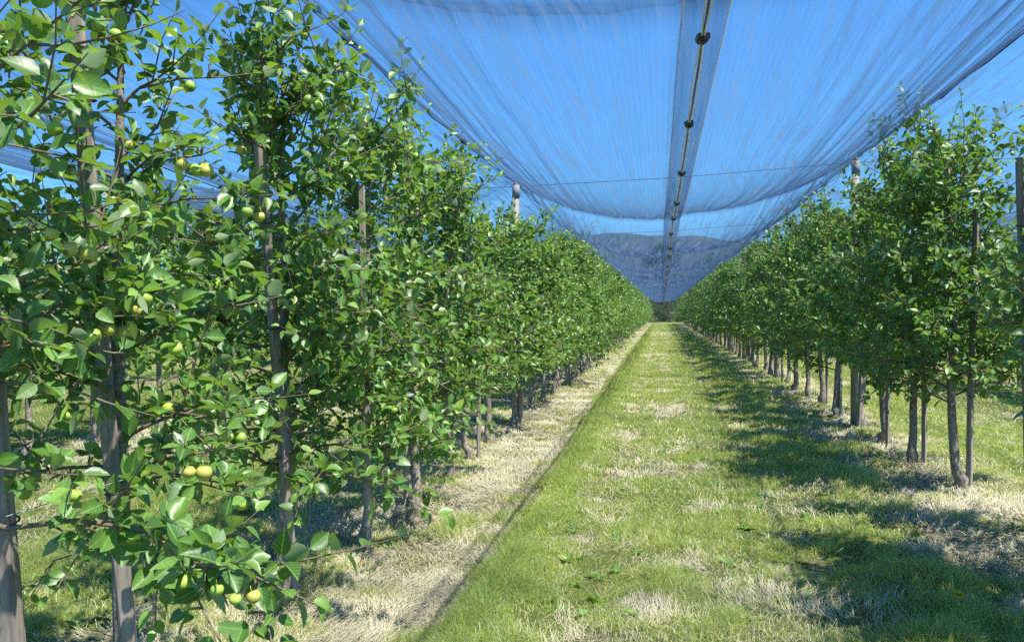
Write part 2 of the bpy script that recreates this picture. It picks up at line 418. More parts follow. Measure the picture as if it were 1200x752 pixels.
class Tree:
    def __init__(s, seed, lod):
        s.rng = np.random.default_rng(seed); s.lod = lod
        s.tr = MB(); s.br = MB(); s.L = []; s.apples = []
        s.nb = 0
    def leaf(s, p, d, size, young=0):
        s.L.append((p, d, size, young))
    def shoot(s, pts, rad, leaf_gap=.035, young_tip=.8, size=.085, start=.1):
        """a leafy annual shoot: alternate leaves round the stem, small and pale at the tip"""
        rng = s.rng; pts = np.asarray(pts); seg = np.linalg.norm(np.diff(pts, axis=0), axis=1); Lt = seg.sum(); cum = np.concatenate([[0], np.cumsum(seg)])
        if s.lod < 2 or rad > .004: tube(s.br, pts, np.linspace(rad, max(.0012, rad * .45), len(pts)), 5 if s.lod == 0 else 3, cap=False); s.nb += 1
        a = rng.uniform(0, 6.28); d = start * Lt
        gap = leaf_gap * (1 if s.lod == 0 else 1.0 if s.lod == 1 else 1.5)
        while d < Lt:
            p = np.array([np.interp(d, cum, pts[:, i]) for i in range(3)])
            k = min(len(seg) - 1, np.searchsorted(cum, d) - 1 if d > 0 else 0); T = (pts[k + 1] - pts[k]) / (seg[k] + 1e-9)
            e1 = np.cross(T, (.3, .2, .93)); e1 /= np.linalg.norm(e1) + 1e-9; e2 = np.cross(T, e1)
            f = d / Lt
            o = cos(a) * e1 + sin(a) * e2
            dr = o * (1 - .45 * f) + T * (.35 + .5 * f) + rng.normal(0, .22, 3) + np.array((0, 0, -.05))
            s.leaf(p, dr, size * rng.uniform(.75, 1.15) * (1 - .45 * max(0, f - .55) / .45), max(0, (f - .45)) * young_tip * 1.6 + rng.uniform(0, .12))
            a += 2.4; d += gap * rng.uniform(.7, 1.35)
    def spur(s, p, o, n=5, size=.08, apple=0.0):
        rng = s.rng
        q = p + o * rng.uniform(.015, .05)
        if s.lod == 0: tube(s.br, [p, (p + q) / 2 + rng.normal(0, .003, 3), q], [.004, .0035, .004], 4, cap=False)
        a0 = rng.uniform(0, 6.28)
        e1 = np.cross(o, (.2, .9, .3)); e1 /= np.linalg.norm(e1) + 1e-9; e2 = np.cross(o, e1)
        for k in range(n):
            a = a0 + k * 2.4
            dr = (cos(a) * e1 + sin(a) * e2) * rng.uniform(.7, 1.1) + o * .55 + rng.normal(0, .2, 3)
            s.leaf(q, dr, size * rng.uniform(.6, 1.15), rng.uniform(0, .18))
        if rng.random() < apple: s.apples.append(q + o * .01 + np.array((0, 0, -.035)) + rng.normal(0, .008, 3))
    def branch(s, pts, rad, dens=1.0, leafsize=.082, depth=0, apple=.035, start=.12):
        rng = s.rng; pts = np.asarray(pts, float)
        tube(s.br, pts, np.linspace(rad, .003, len(pts)), 6 if s.lod == 0 else 4 if s.lod == 1 else 3, cap=False); s.nb += 1
        seg = np.linalg.norm(np.diff(pts, axis=0), axis=1); Lt = seg.sum(); cum = np.concatenate([[0], np.cumsum(seg)])
        d = start * Lt; a = rng.uniform(0, 6.28)
        while d < Lt * .98:
            p = np.array([np.interp(d, cum, pts[:, i]) for i in range(3)])
            k = min(len(seg) - 1, max(0, np.searchsorted(cum, d) - 1)); T = (pts[k + 1] - pts[k]) / seg[k]
            e1 = np.cross(T, (0, 0, 1.)); e1 /= np.linalg.norm(e1) + 1e-9; e2 = np.cross(e1, T)
            o = cos(a) * e1 + sin(a) * e2; o = o + np.array((0, 0, .35)); o /= np.linalg.norm(o)
            if depth == 0 and rng.random() < .5:
                ln = rng.uniform(.14, .42) * (1.1 - .5 * d / Lt)
                d0 = o * .8 + T * .7; d0 /= np.linalg.norm(d0)
                m1 = p + d0 * ln * .5 + np.array((0, 0, .02)); m2 = p + d0 * ln + np.array((0, 0, rng.uniform(-.05, .12)) ) * ln * 2 + rng.normal(0, .02, 3)
                if rng.random() < .55: s.shoot([p, m1, m2], .0035, size=leafsize * 1.05)
                else: s.branch([p, m1, m2], .005, dens, leafsize, 1, apple)
            else:
                s.spur(p, o, rng.integers(3, 7), leafsize, apple)
            a += 2.4 + rng.normal(0, .3); d += rng.uniform(.04, .075) / dens
        # leafy extension
        T = (pts[-1] - pts[-2]); T /= np.linalg.norm(T)
        ln = rng.uniform(.12, .30)
        up = np.array((0, 0, rng.uniform(0, .6)))
        s.shoot([pts[-1], pts[-1] + T * ln * .5 + up * .03, pts[-1] + T * ln + up * ln * .5], .003, size=leafsize)
    def grow(s, H=2.95, base=.85, width=.72, nbr=27, nshoot=6, dens=1.0, leafsize=.092, apple=.035, shoot_h=(.25, .6), gap=None):
        rng = s.rng; s.H = H; nbr = int(nbr * 1.2); width *= 1.16; base -= .12
        zz = np.array([0, .04, .10, .16, .3, .6, 1, 1.4, 1.8, 2.2, 2.6, H])
        wob = np.cumsum(rng.normal(0, .014, (len(zz), 2)), axis=0); wob[:3] *= .2
        P = np.column_stack([wob, zz]); P[0, 2] = -.06
        rd = np.interp(zz, [0, .04, .10, .16, .3, 1, 2, H], [.055, .052, .062, .044, .038, .031, .02, .007])
        rd = rd * rng.uniform(.88, 1.15)
        tube(s.tr, P, rd, 10 if s.lod == 0 else 6 if s.lod == 1 else 4)
        az = rng.uniform(0, 6.28)
        for i in range(nbr):
            f = i / (nbr - 1); z = base + (H - base - .08) * f ** .95
            p0 = np.array([np.interp(z, zz, P[:, 0]), np.interp(z, zz, P[:, 1]), z])
            az += 2.4 + rng.normal(0, .25)
            ln = width * (1.0 - .42 * f) * rng.uniform(.55, 1.2)
            if f > .5: ln *= rng.uniform(.75, 1.05)
            el = R(rng.uniform(0, 40)) if f < .6 else R(rng.uniform(15, 55))
            d = np.array((cos(az) * cos(el), sin(az) * cos(el), sin(el)))
            n = 6; pts = [p0]; dd = d.copy(); droop = rng.uniform(-.14, .10) if f < .6 else rng.uniform(-.05, .16)
            for k in range(n - 1):
                pts.append(pts[-1] + dd * ln / (n - 1)); dd = dd + np.array((0, 0, droop)) + rng.normal(0, .10, 3); dd /= np.linalg.norm(dd)
            s.branch(pts, .010 * (1 - .4 * f), dens, leafsize, 0, apple)
        top = P[-1]
        for i in range(nshoot):
            z = H - rng.uniform(0, .6) * (i > 0); p0 = np.array([np.interp(z, zz, P[:, 0]), np.interp(z, zz, P[:, 1]), z])
            if i > 0: p0 = p0 + np.array((rng.normal(0, .16), rng.normal(0, .2), 0))
            ln = rng.uniform(*shoot_h); t1 = p0 + np.array((rng.normal(0, .05), rng.normal(0, .05), ln * .5)); t2 = t1 + np.array((rng.normal(0, .06), rng.normal(0, .06), ln * .5))
            s.shoot([p0, t1, t2], .005, leaf_gap=.04, size=.08, start=.02)
        return s
    def meshes(s):
        rng = s.rng
        P = np.array([l[0] for l in s.L]); D = np.array([l[1] for l in s.L]); S = np.array([l[2] for l in s.L]); Yg = np.clip(np.array([l[3] for l in s.L]), 0, 1)
        n = len(P)
        D = D / np.linalg.norm(D, axis=1)[:, None]
        # blades face up and outward
        outw = P * np.array((1, 1, 0)); outw /= np.linalg.norm(outw, axis=1)[:, None] + .05
        Nn = np.array((0, 0, 1.))[None] * rng.uniform(.35, 1.3, n)[:, None] + outw * .40 + rng.normal(0, .42, (n, 3))
        D[:, 2] -= rng.uniform(-.25, .38, n)
        if s.lod == 2: S = S * 1.28
        mb = MB(); add_leaves(mb, P, D, Nn, S, rng.beta(1.0, 1.3, n), np.where(rng.random(n) < .012, 1.0, Yg), s.lod, rng)
        return mb

def apple_mesh():
    mb = MB(); n, k = 14, 9
    V = []
    for i in range(k + 1):
        t = pi * i / k; r = sin(t) * (1 - .10 * cos(t) * -1 * .6); z = cos(t) * .92
        r = sin(t) * (1 + .07 * cos(t)); z = cos(t) * .93 - (.22 * math.exp(-(t / .38) ** 2)) + (.13 * math.exp(-((pi - t) / .35) ** 2))
        for j in range(n): V.append((r * cos(2 * pi * j / n), r * sin(2 * pi * j / n), z))
    i, j = np.meshgrid(np.arange(k), np.arange(n), indexing='ij'); j2 = (j + 1) % n
    mb.add(V, [np.stack([i * n + j, (i + 1) * n + j, (i + 1) * n + j2, i * n + j2], -1).reshape(-1, 4)])
    tube(mb, [(0, 0, .7), (.05, 0, 1.1), (.16, .03, 1.55)], [.05, .045, .06], 4)
    return mb
_apple = apple_mesh().build("apple", M['apple']); APPLE_ME = _apple.data; bpy.data.objects.remove(_apple)

def make_tree(T, name="apple_tree"):
    root = empty(name, (0, 0, 0))
    T.tr.build("trunk", M['bark'], root)
    if T.nb: T.br.build("branches", M['twig'], root)
    T.meshes().build("foliage", M['leaf'] if T.lod == 0 else M['leaf_far'], root)
    for p in T.apples:
        a = bpy.data.objects.new("apple", APPLE_ME); col.objects.link(a); a.parent = root
        s = T.rng.uniform(.020, .028) * (.74 if p[0] > .95 else 1); a.scale = (s, s, s); a.location = tuple(p); a.rotation_euler = (T.rng.normal(0, .4), T.rng.normal(0, .4), T.rng.uniform(0, 6))
    return root
def kids(o): return [c for c in bpy.data.objects if c.parent is o]
def copy_tree(src, ch, loc, rz, sc):
    o = src.copy(); col.objects.link(o)
    for c in ch:
        d = c.copy(); col.objects.link(d); d.parent = o
    o.location = loc; o.rotation_euler = (0, 0, rz); o.scale = (sc, sc, sc)
    return o
def gz(x, y): return float(lane_h(x, y))

ORD = "first second third fourth fifth sixth seventh eighth ninth tenth eleventh twelfth thirteenth fourteenth fifteenth sixteenth seventeenth eighteenth nineteenth twentieth".split()
def ordw(i): return ORD[i] if i < len(ORD) else "far"
rs = random.Random(5)

# --- clusters of fruit on the lane face of the near left crowns

FRUIT = [(-1.75, 2.0, 2.15), (-1.75, 2.6, 2.16), (-1.6, 2.78, 2.01), (-1.78, 2.02, 1.11), (-1.8, 2.21, 1.56), (-1.82, 2.3, 1.58), (-1.7, 2.32, 1.68), (-1.72, 2.32, 1.64), (-1.6, 2.37, 1.56), (-1.6, 2.33, 1.52), (-1.55, 2.64, 0.95), (-1.6, 2.64, 1.19), (-1.15, 1.82, 0.95), (-1.13, 1.87, 0.91), (-1.7, 3.53, 2.6), (-1.7, 3.62, 2.61), (-1.7, 3.99, 2.71), (-1.7, 3.92, 2.66), (-1.8, 2.04, 1.86), (-1.8, 2.11, 1.82), (-1.7, 2.67, 2.15), (-1.9, 2.37, 2.58), (-1.65, 2.35, 1.62), (-1.6, 2.4, 1.11), (-1.55, 2.54, 0.96)]
def add_fruit(T, o):
    o = np.array((o[0], o[1], 0.0))
    for f in FRUIT:
        own = (2.05 if f[1] < 2.25 or f[0] > -1.3 else 2.86 if f[1] < 3.3 else 4.15)
        if abs(own - o[1]) > .05: continue
        p = np.array(f) - o + np.array((.07, -.03, 0)); T.apples.append(p)
        if T.rng.random() < .45: T.apples.append(p + np.array((.02, .055, -.012)))
        q = p + np.array((-.03, .02, .06)); d = p * np.array((1, 1, 0)); L_ = np.linalg.norm(d); d = d / L_
        q0 = np.array((0, 0, q[2] - .05)) + d * .01
        if L_ < .75:
            T.branch([q0, q0 + (q - q0) * .5 + np.array((0, 0, .03)), q], .006, .6, .082, 1, .0)
        for k in range(3): T.spur(q, np.array((d[0] * .3, d[1] * .3 , .9)), 2, .085)
        T.shoot([q, q + np.array((.0, .01, .05))], .003, start=.5)
def P_(*a): return np.array(a, float)
# hand-placed limbs of the tree at the frame's edge
def edge_tree():
    T = Tree(101, 0)
    T.grow(H=2.75, base=1.25, width=.50, nbr=17, nshoot=4, apple=.05, leafsize=.088)
    o = P_(-2.22, 2.05, 0)
    def br(*pts, **k): T.branch([P_(*p) - o for p in pts], **k)
    # low limb reaching out over the mulch strip, drooping at its tip
    br((-2.2, 2.08, 1.02), (-1.95, 2.08, .98), (-1.7, 2.07, 1.02), (-1.45, 2.06, 1.0), (-1.22, 2.05, .93), (-1.08, 2.05, .88), rad=.010, dens=1.25, leafsize=.090, start=.36, apple=.10)
    br((-1.42, 2.06, 1.0), (-1.3, 2.0, .90), (-1.2, 1.95, .80), rad=.004, dens=1.1, leafsize=.098, depth=1, apple=.1)
    br((-1.6, 2.07, 1.01), (-1.5, 2.18, .93), (-1.42, 2.28, .86), rad=.004, dens=1.1, leafsize=.095, depth=1, apple=.1)
    br((-1.25, 2.05, .94), (-1.12, 2.12, .90), (-1.0, 2.16, .92), rad=.004, dens=1.1, leafsize=.095, depth=1, apple=0)
    # upper limbs leaning towards the lane and the viewer
    br((-2.2, 2.05, 1.95), (-1.9, 1.95, 2.1), (-1.62, 1.8, 2.13), (-1.42, 1.68, 2.18), rad=.009, dens=.8, leafsize=.092)
    br((-2.2, 2.05, 2.15), (-1.95, 2.0, 2.3), (-1.7, 1.95, 2.42), (-1.5, 1.9, 2.5), rad=.008, dens=.9, leafsize=.092)
    br((-2.2, 2.05, 1.6), (-2.0, 1.95, 1.68), (-1.8, 1.85, 1.66), (-1.68, 1.8, 1.6), rad=.008, dens=.8, leafsize=.092)
    br((-2.2, 2.05, 1.35), (-2.0, 2.05, 1.42), (-1.8, 2.1, 1.42), (-1.66, 2.15, 1.36), rad=.008, dens=.8, leafsize=.09)
    return T, o

def side_words(row): return {"L": "row beside the lane on its hay strewn side", "R": "shaded row beside the lane on the side of the tree shadows"}[row]

placed = []
# ---- left row, near (unique, leaf-level detail)
T, o = edge_tree(); add_fruit(T, o)
root = make_tree(T); root.location = (o[0], o[1], gz(o[0], o[1]))
tag(root, "apple tree nearest the viewer, its low limb reaching over the hay", "apple tree", "apple trees of the left row")
nearL = [
    (2.86, dict(H=3.0, base=.92, width=.54, nbr=19, nshoot=3, apple=.07), "apple tree tied to the broad leaning grey stake, second in the left row"),
    (4.15, dict(H=3.0, base=.72, width=.78, nbr=34, nshoot=6, apple=.04), "tall bushy apple tree whose shoots reach the ridge wire, third in the left row"),
    (5.22, dict(H=2.95, base=.80, width=.74, nbr=31, nshoot=7, apple=.04), "fourth apple tree of the left row, with fruit clustered near its top"),
    (6.32, dict(H=2.95, base=.75, width=.72, nbr=30, nshoot=7), "fifth apple tree of the left row, just behind the one with fruit near its top"),
    (7.38, dict(H=2.9, base=.75, width=.72, nbr=30, nshoot=6), "sixth apple tree of the left row, in front of a thin pale stake"),
]
for k, (y, kw, lab) in enumerate(nearL):
    T = Tree(200 + k, 0).grow(**kw)
    x = XL + rs.uniform(-.04, .04) - (.08 if y < 5 else 0)
    if k < 2: add_fruit(T, (x, y))
    root = make_tree(T); root.location = (x, y, gz(x, y))
    tag(root, lab, "apple tree", "apple trees of the left row"); placed.append((x, y, 'L'))
# ---- right row, near
nearR = [
    (3.7, dict(H=3.2, base=.85, width=.9, nbr=38, nshoot=4), None),
    (4.75, dict(H=3.2, base=.85, width=.88, nbr=38, nshoot=4), None),
    (5.95, dict(H=3.0, base=.98, width=.48, nbr=22, nshoot=4), "right row apple tree cut by the frame's edge beside a bare stake"),
    (7.58, dict(H=2.92, base=.88, width=.96, nbr=36, nshoot=7, shoot_h=(.35, .7)), "tall apple tree with long top shoots, nearest whole one of the right row"),
    (8.74, dict(H=3.0, base=.86, width=.80, nbr=32, nshoot=6), "second whole apple tree of the right row, its trunk leaning beside a thin stake"),
]
for k, (y, kw, lab) in enumerate(nearR):
    T = Tree(300 + k, 0).grow(**kw)
    x = XR + (.24 if 5.5 < y < 7 else .12 if y < 5.5 else rs.uniform(-.04, .04))
    root = make_tree(T); root.location = (x, y, gz(x, y))
    tag(root, lab or ("apple tree of the right row just outside the frame, the nearer of two" if k == 0 else "apple tree of the right row just outside the frame, the farther of two"), "apple tree", "apple trees of the right row")
    placed.append((x, y, 'R'))

# ---- middle distance and far variants
mids = []
for k in range(9):
    r_ = make_tree(Tree(400 + k, 1).grow(H=rs.uniform(2.55, 2.95), base=rs.uniform(.72, .95), width=rs.uniform(.58, .80), nbr=rs.randrange(22, 31), nshoot=rs.randrange(2, 8), apple=.035, shoot_h=(.12, .42)))
    mids.append([r_, kids(r_), False])
fars = []
for k in range(5):
    r_ = make_tree(Tree(500 + k, 2).grow(H=rs.uniform(2.55, 2.9), base=.75, width=.75, nbr=24, nshoot=5, apple=0, dens=.8, shoot_h=(.15, .45)))
    fars.append([r_, kids(r_), False])
def put(lst, i, loc, rz, sc):
    v = lst[i % len(lst)]
    if not v[2]:
        v[2] = True; o = v[0]; o.location = loc; o.rotation_euler = (0, 0, rz); o.scale = (sc, sc, sc); return o
    return copy_tree(v[0], v[1], loc, rz, sc)

LAST_Y = 100
poleL = [11.15 + 7.5 * i for i in range(12)]; poleR = [11.45 + 7.5 * i for i in range(12)]
def bay_label(y, poles, row, counts):
    b = sum(1 for p in poles if p < y)
    i = counts.get(b, 0); counts[b] = i + 1
    if b == 0: return f"{ordw(i)} of the apple trees between the detailed front trees and the first pole of the {row}"
    return f"{ordw(i)} apple tree beyond the {ordw(b - 1)} pole of the {row}"
def fill_row(x0, ys_, poles, row, key, grp, midlim):
    cnt = {}
    for n, y in enumerate(ys_):
        y = y + rs.uniform(-.07, .07)
        for p in poles:
            if abs(y - p) < .62: y = p - .24; break
        x = x0 + rs.uniform(-.06, .06)
        lst = mids if y < midlim else fars
        o = put(lst, rs.randrange(len(lst)), (x, y, gz(x, y)), rs.uniform(0, 6.28), rs.choice((.93, .98, 1.02, 1.05, 1.08, 1.12)) * rs.uniform(.97, 1.03) * ((1.09 if y > 12 else 1.0) if key == 'R' else 1.0))
        b = sum(1 for p in poles if p < y); i = cnt.get(b, 0); cnt[b] = i + 1
        lab = (f"{ordw(i)} apple tree of the {row} counted from its front end" if key in 'ab' else f"{ordw(i)} apple tree in the {row} after the front trees and before its first pole") if b == 0 else f"{ordw(i)} apple tree beyond the {ordw(b - 1)} pole of the {row}"
        tag(o, lab, "apple tree", grp); placed.append((x, y, key))
fill_row(XL, np.arange(8.45, LAST_Y, 1.09), poleL, "left row", 'L', "apple trees of the left row", 26)
fill_row(XR, np.arange(10.0, LAST_Y, 1.24), poleR, "right row", 'R', "apple trees of the right row", 26)
fill_row(XLL, np.arange(5.2, 72, 1.12), [p + .2 for p in poleL], "farther row behind the left row", 'a', "apple trees of the farther left row", 18)
fill_row(XRR, np.arange(13.0, 80, 1.25), [p + .2 for p in poleR], "farther row behind the right row", 'b', "apple trees of the farther right row", 18)

# more rows beyond: one mass, far too many to tell apart
def mass():
    mb = MB(); rng = np.random.default_rng(77)
    src = Tree(900, 2).grow(H=2.95, base=.75, width=.75, nbr=14, nshoot=4, apple=0, dens=.6)
    m = src.meshes(); v = np.concatenate(m.v); f = [a for a in m.f]; c = np.concatenate(m.c); u = np.concatenate(m.uv)
    tv = np.concatenate(src.tr.v)
    for x0 in (-11.3, -15.9, 11.8, 16.4):
        for y in np.arange(9 if x0 < 0 else 26, 62, 1.25):
            a = rng.uniform(0, 6.28); Rm = np.array([[cos(a), -sin(a), 0], [sin(a), cos(a), 0], [0, 0, 1]])
            mb.add(v @ Rm.T + np.array((x0 + rng.normal(0, .05), y, 0)), f, c=c, uv=u)
            mb.add(tv + np.array((x0, y, 0)), [np.concatenate([q for q in src.tr.f if q.shape[1] == 4 and len(q) > 1])], c=np.full((len(tv), 2), .2))
    return mb.build("orchard_beyond", M['leaf_far'])
tag(mass(), "farther orchard rows seen through the gaps as one green mass", "orchard", kind='stuff')

# ------------------------------------------------------------------ stakes
def stake_mb(w_, H, lean=(0, 0), seed=0):
    rng = np.random.default_rng(seed); mb = MB(); n = 9
    zs = np.linspace(-.15, H, n); P = np.column_stack([lean[0] * zs / H + np.cumsum(rng.normal(0, .0025, n)), lean[1] * zs / H + np.cumsum(rng.normal(0, .0025, n)), zs])
    c = w_ / 2; ch = w_ * .12
    ring = np.array([(c, c - ch), (c - ch, c), (-c + ch, c), (-c, c - ch), (-c, -c + ch), (-c + ch, -c), (c - ch, -c), (c, -c + ch)])
    a = rng.uniform(0, 1.5); Rm = np.array([[cos(a), -sin(a)], [sin(a), cos(a)]]); ring = ring @ Rm.T
    V = np.concatenate([np.column_stack([ring + p[:2], np.full(8, p[2])]) for p in P])
    i, j = np.meshgrid(np.arange(n - 1), np.arange(8), indexing='ij'); j2 = (j + 1) % 8
    mb.add(V, [np.stack([i * 8 + j, i * 8 + j2, (i + 1) * 8 + j2, (i + 1) * 8 + j], -1).reshape(-1, 4), (np.arange(8) + (n - 1) * 8)[None]], smooth=False)
    return mb
def stake(x, y, w_, H, lean, seed, lab, grp):
    o = stake_mb(w_, H, lean, seed).build("tree_stake", M['stake'], loc=(x, y, gz(x, y)))
    for q in (.32, .6, .82):
        mb = MB(); zz_ = H * q; a = np.linspace(0, 2 * pi, 13)
        tube(mb, np.column_stack([lean[0] * q + (w_ * .78) * np.cos(a), lean[1] * q + (w_ * .78) * np.sin(a), zz_ + .01 * np.sin(a)]), .004, 5, cap=False); mb.build("tie", M['plastic'], o)
    tag(o, lab, "stake", grp); return o
GS = "stakes tied to the apple trees"
stake(-2.10, 2.29, .068, 3.0, (-.02, -.22), 1, "thick grey stake at the frame's edge, nearest the viewer", GS)
stake(-2.09, 2.86, .060, 2.95, (-.03, -.30), 2, "broad leaning grey stake in front of the second left tree", GS)
stake(-2.06, 4.20, .046, 2.55, (-.02, -.32), 3, "leaning stake beside the third trunk of the left row", GS)
stake(-1.98, 5.16, .042, 2.5, (.0, -.1), 4, "slim stake against the fourth trunk of the left row", GS)
stake(2.60, 6.27, .052, 2.66, (-.11, -.04), 5, "bare brown stake standing at the frame's right edge", GS)
stake(2.63, 7.56, .045, 2.6, (.04, .0), 6, "dark stake hugging the nearest whole trunk on the right", GS)
stake(2.60, 8.66, .042, 2.6, (.0, .0), 7, "thin stake beside the second whole trunk on the right", GS)
stake(2.53, 10.05 - .35, .036, 2.2, (.02, 0), 8, "lone thin stake standing between two right row trunks", GS)
proto = [stake_mb(.040, 2.3, (rs.uniform(-.05, .05), rs.uniform(-.15, .15)), 20 + k) for k in range(4)]
pm = []
for k in range(4):
    o = proto[k].build("tree_stake", M['stake']); pm.append(o.data); bpy.data.objects.remove(o)
sn = {}
rowname = dict(L="left row", R="right row", a="farther row behind the left row", b="farther row behind the right row")
for (x, y, key) in sorted(placed, key=lambda q: q[1]):
    if (key == 'L' and y < 6) or (key == 'R' and y < 9.5) or y > 62: continue
    if key in 'ab' and y > 40: continue
    if rs.random() < .3: continue
    o = bpy.data.objects.new("tree_stake", pm[rs.randrange(4)]); col.objects.link(o)
    dx = rs.choice((-1, 1)) * rs.uniform(.05, .09)
    o.location = (x + dx, y + rs.uniform(-.08, .08), gz(x, y)); o.rotation_euler = (0, 0, rs.uniform(0, 6.28))
    poles = poleL if key in 'La' else poleR
    b = sum(1 for p in poles if p < y); i = sn.get((key, b), 0); sn[(key, b)] = i + 1
    lab = f"{ordw(i)} thin stake of the {rowname[key]} before its first pole" if b == 0 else f"{ordw(i)} thin stake beyond the {ordw(b - 1)} pole of the {rowname[key]}"
    tag(o, lab, "stake", GS)

# ------------------------------------------------------------------ poles that carry the net
HL, HR = 3.42, 3.66
def pole(x, y, H, lab, grp, r=.048):
    root = empty("trellis_pole", (x, y, 0))
    mb = MB(); tube(mb, [(0, 0, -.1), (0, 0, H * .5), (.0, 0, H - .07)], [r * 1.05, r, r * .93], 14); mb.build("shaft", M['pole'], root)
    mb = MB(); tube(mb, [(0, 0, H - .22), (0, 0, H - .04)], [r * 1.12, r * 1.12], 14); tube(mb, [(0, 0, H - .04), (0, 0, H)], [r * 1.0, r * .5], 14); mb.build("cap", M['tape'] if False else M['pole_cap'], root)
    tag(root, lab, "pole", grp)
M['pole_cap'] = simple("grey_pole_cap", (.24, .25, .27), .7, 30, var=.2)
for n, y in enumerate(poleL): pole(XL, y, HL, f"{ordw(n)} net pole rising out of the left row", "net poles of the left row")
for n, y in enumerate(poleR): pole(XR, y, HR, f"{ordw(n)} net pole rising out of the right row", "net poles of the right row")
for n, y in enumerate(poleL[:6]): pole(XLL, y + .2, HL, f"{ordw(n)} net pole of the farther row behind the left row", "net poles of the farther left row")
for n, y in enumerate(poleR[:6]): pole(XRR, y + .2, HR, f"{ordw(n)} net pole of the farther row behind the right row", "net poles of the farther right row")

# ------------------------------------------------------------------ hail nets
def ridge_z(y, H):
    ph = ((y - 11.2) % 7.5) / 7.5
    return H - .05 * 4 * ph * (1 - ph)
def valley_x(y): return .125 + .075 * np.clip((12 - y) / 9, 0, 1) if True else 0
def valley_z(y):
    ph = ((y - 11.2) % 7.5) / 7.5
    return 3.0 - .12 * np.clip((y - 5) / 6, 0, 1) - .20 * (4 * ph * (1 - ph)) * np.clip((y - 4) / 8, .3, 1)
def net_half(xr, H, xv, y0, y1, seed, zoff=0.0, over=.11, dy=.12):
    sgn = 1 if xv(0) > xr else -1
    n = 64; Y = np.arange(y0, y1, dy); u = np.linspace(0, 1, n)
    UU, YY = np.meshgrid(u, Y, indexing='ij')
    XV = xv(YY) + sgn * over
    span = XV - xr
    X = xr + span * UU
    zr = ridge_z(YY, H); zv = valley_z(YY) + zoff
    Z = zr + (zv - zr) * UU - .24 * 4 * UU * (1 - UU) * (1 - .25 * UU) * (1 + .5 * np.sin(pi * ((YY - 11.2) % 7.5) / 7.5))
    st = ((YY - 11.2) % 7.5); st = np.minimum(st, 7.5 - st)
    # lengthwise folds: crowded under the ridge, relaxed towards the middle
    amp = .012 + .045 * np.exp(-UU * 3.2) * (.6 + .4 * np.clip(UU * 10, 0, 1))
    wob = fbm(YY * .35, UU * 3, seed + 3) * .5
    f1 = fbm((UU * 26 + wob * 4), YY * .22, seed, 3) - .5
    f2 = fbm((UU * 60 + wob * 6), YY * .30, seed + 9, 2) - .5
    Z = Z + amp * 1.6 * f1 + amp * .9 * f2
    Z = Z + .02 * np.exp(-(st / .25) ** 2)
    V = np.stack([X, YY, Z], -1).reshape(-1, 3); ny = len(Y)
    i, j = np.meshgrid(np.arange(n - 1), np.arange(ny - 1), indexing='ij'); a = i * ny + j
    seam = np.exp(-(st / .16) ** 2) * .38 + .35 * (np.abs(st - .22) < .05) * 0 + (UU < .02) * .08 + np.exp(-((UU - .985) / .012) ** 2) * .12 + (UU > .89) * .02
    ridge = np.clip(np.exp(-UU * 2.2) * .9 + .12, 0, 1)
    if seed in (2,): ridge = np.clip(ridge * 1.35, 0, 1)
    m = np.abs(span) * UU + seed * 3.7
    return V, np.stack([a, a + ny, a + ny + 1, a + 1], -1).reshape(-1, 4), np.stack([seam.ravel(), ridge.ravel()], -1), np.stack([m.ravel(), YY.ravel()], -1)
def hail_net(xl, hl, xr, hr, xv, y0, y1, seed, lab, detail=True, dy=.12):
    root = empty("hail_net", (float(xv(0)), 0, 0)); ox = float(xv(0))
    for k, (x, H, zo) in enumerate(((xl, hl, 0.0), (xr, hr, .035))):
        mb = MB(); V, F_, c, u = net_half(x, H, xv, y0, y1, seed + k, zo, dy=dy); V[:, 0] -= ox
        mb.add(V, [F_], c=c, uv=u); mb.build("net_panel", M['net'], root)
    # middle cable, hems and plastic clips
    Yc = np.arange(y0, y1, .2)
    def line(dx, dz, r, mat, name, n=5):
        mb = MB(); tube(mb, np.column_stack([xv(Yc) - ox + dx(Yc), Yc, valley_z(Yc) + dz]), r, n); mb.build(name, M[mat], root)
    line(lambda y: 0 * y + .004, -.035, .0065, 'cable', "middle_cable")
    if detail:
        clip_y = np.arange(y0 + .57, y1, 1.62)
        for sg in (-1, 1):
            line(lambda y: sg * (.004 + .014 * np.abs(np.sin(pi * (y - clip_y[0]) / 1.62))), -.048, .0042, 'tape', "hem_cord", 4)
            mb = MB(); 
            Pc = np.column_stack([xv(Yc) - ox + sg * .105, Yc, valley_z(Yc) - .012]); 
            tube(mb, Pc, .0035, 4); mb.build("hem_tape", M['tape'], root)
        cm = MB(); box(cm, (0, 0, 0), (.062, .075, .026)); box(cm, (0, 0, -.014), (.046, .088, .012)); box(cm, (0, .018, .018), (.03, .02, .02)); box(cm, (.0, 0, -.024), (.02, .05, .012))
        c0 = cm.build("clip", M['plastic'], root); first = True
        for q in clip_y[:60]:
            c = c0 if first else c0.copy()
            if not first: col.objects.link(c)
            first = False; c.parent = root
            c.location = (float(xv(q)) - ox, q, float(valley_z(q)) - .045); c.rotation_euler = (rs.uniform(-.1, .1), rs.uniform(-.15, .15), rs.uniform(-.2, .2))
    tag(root, lab, "hail net", "hail nets over the lanes")
    return root
hail_net(XL, HL, XR, HR, valley_x, -3, 101, 1, "pale blue hail net stretched over the grass lane with black clips along its middle")
hail_net(XLL, HL, XL, HL, lambda y: -4.4 + 0 * np.asarray(y, float), -3, 66, 5, "hail net over the next lane behind the left row of trees", False, dy=.4)
hail_net(-11.3, HL, XLL, HL, lambda y: -9.0 + 0 * np.asarray(y, float), 2, 66, 11, "hail net glimpsed two lanes away through the gaps in the left trees", False, dy=.4)
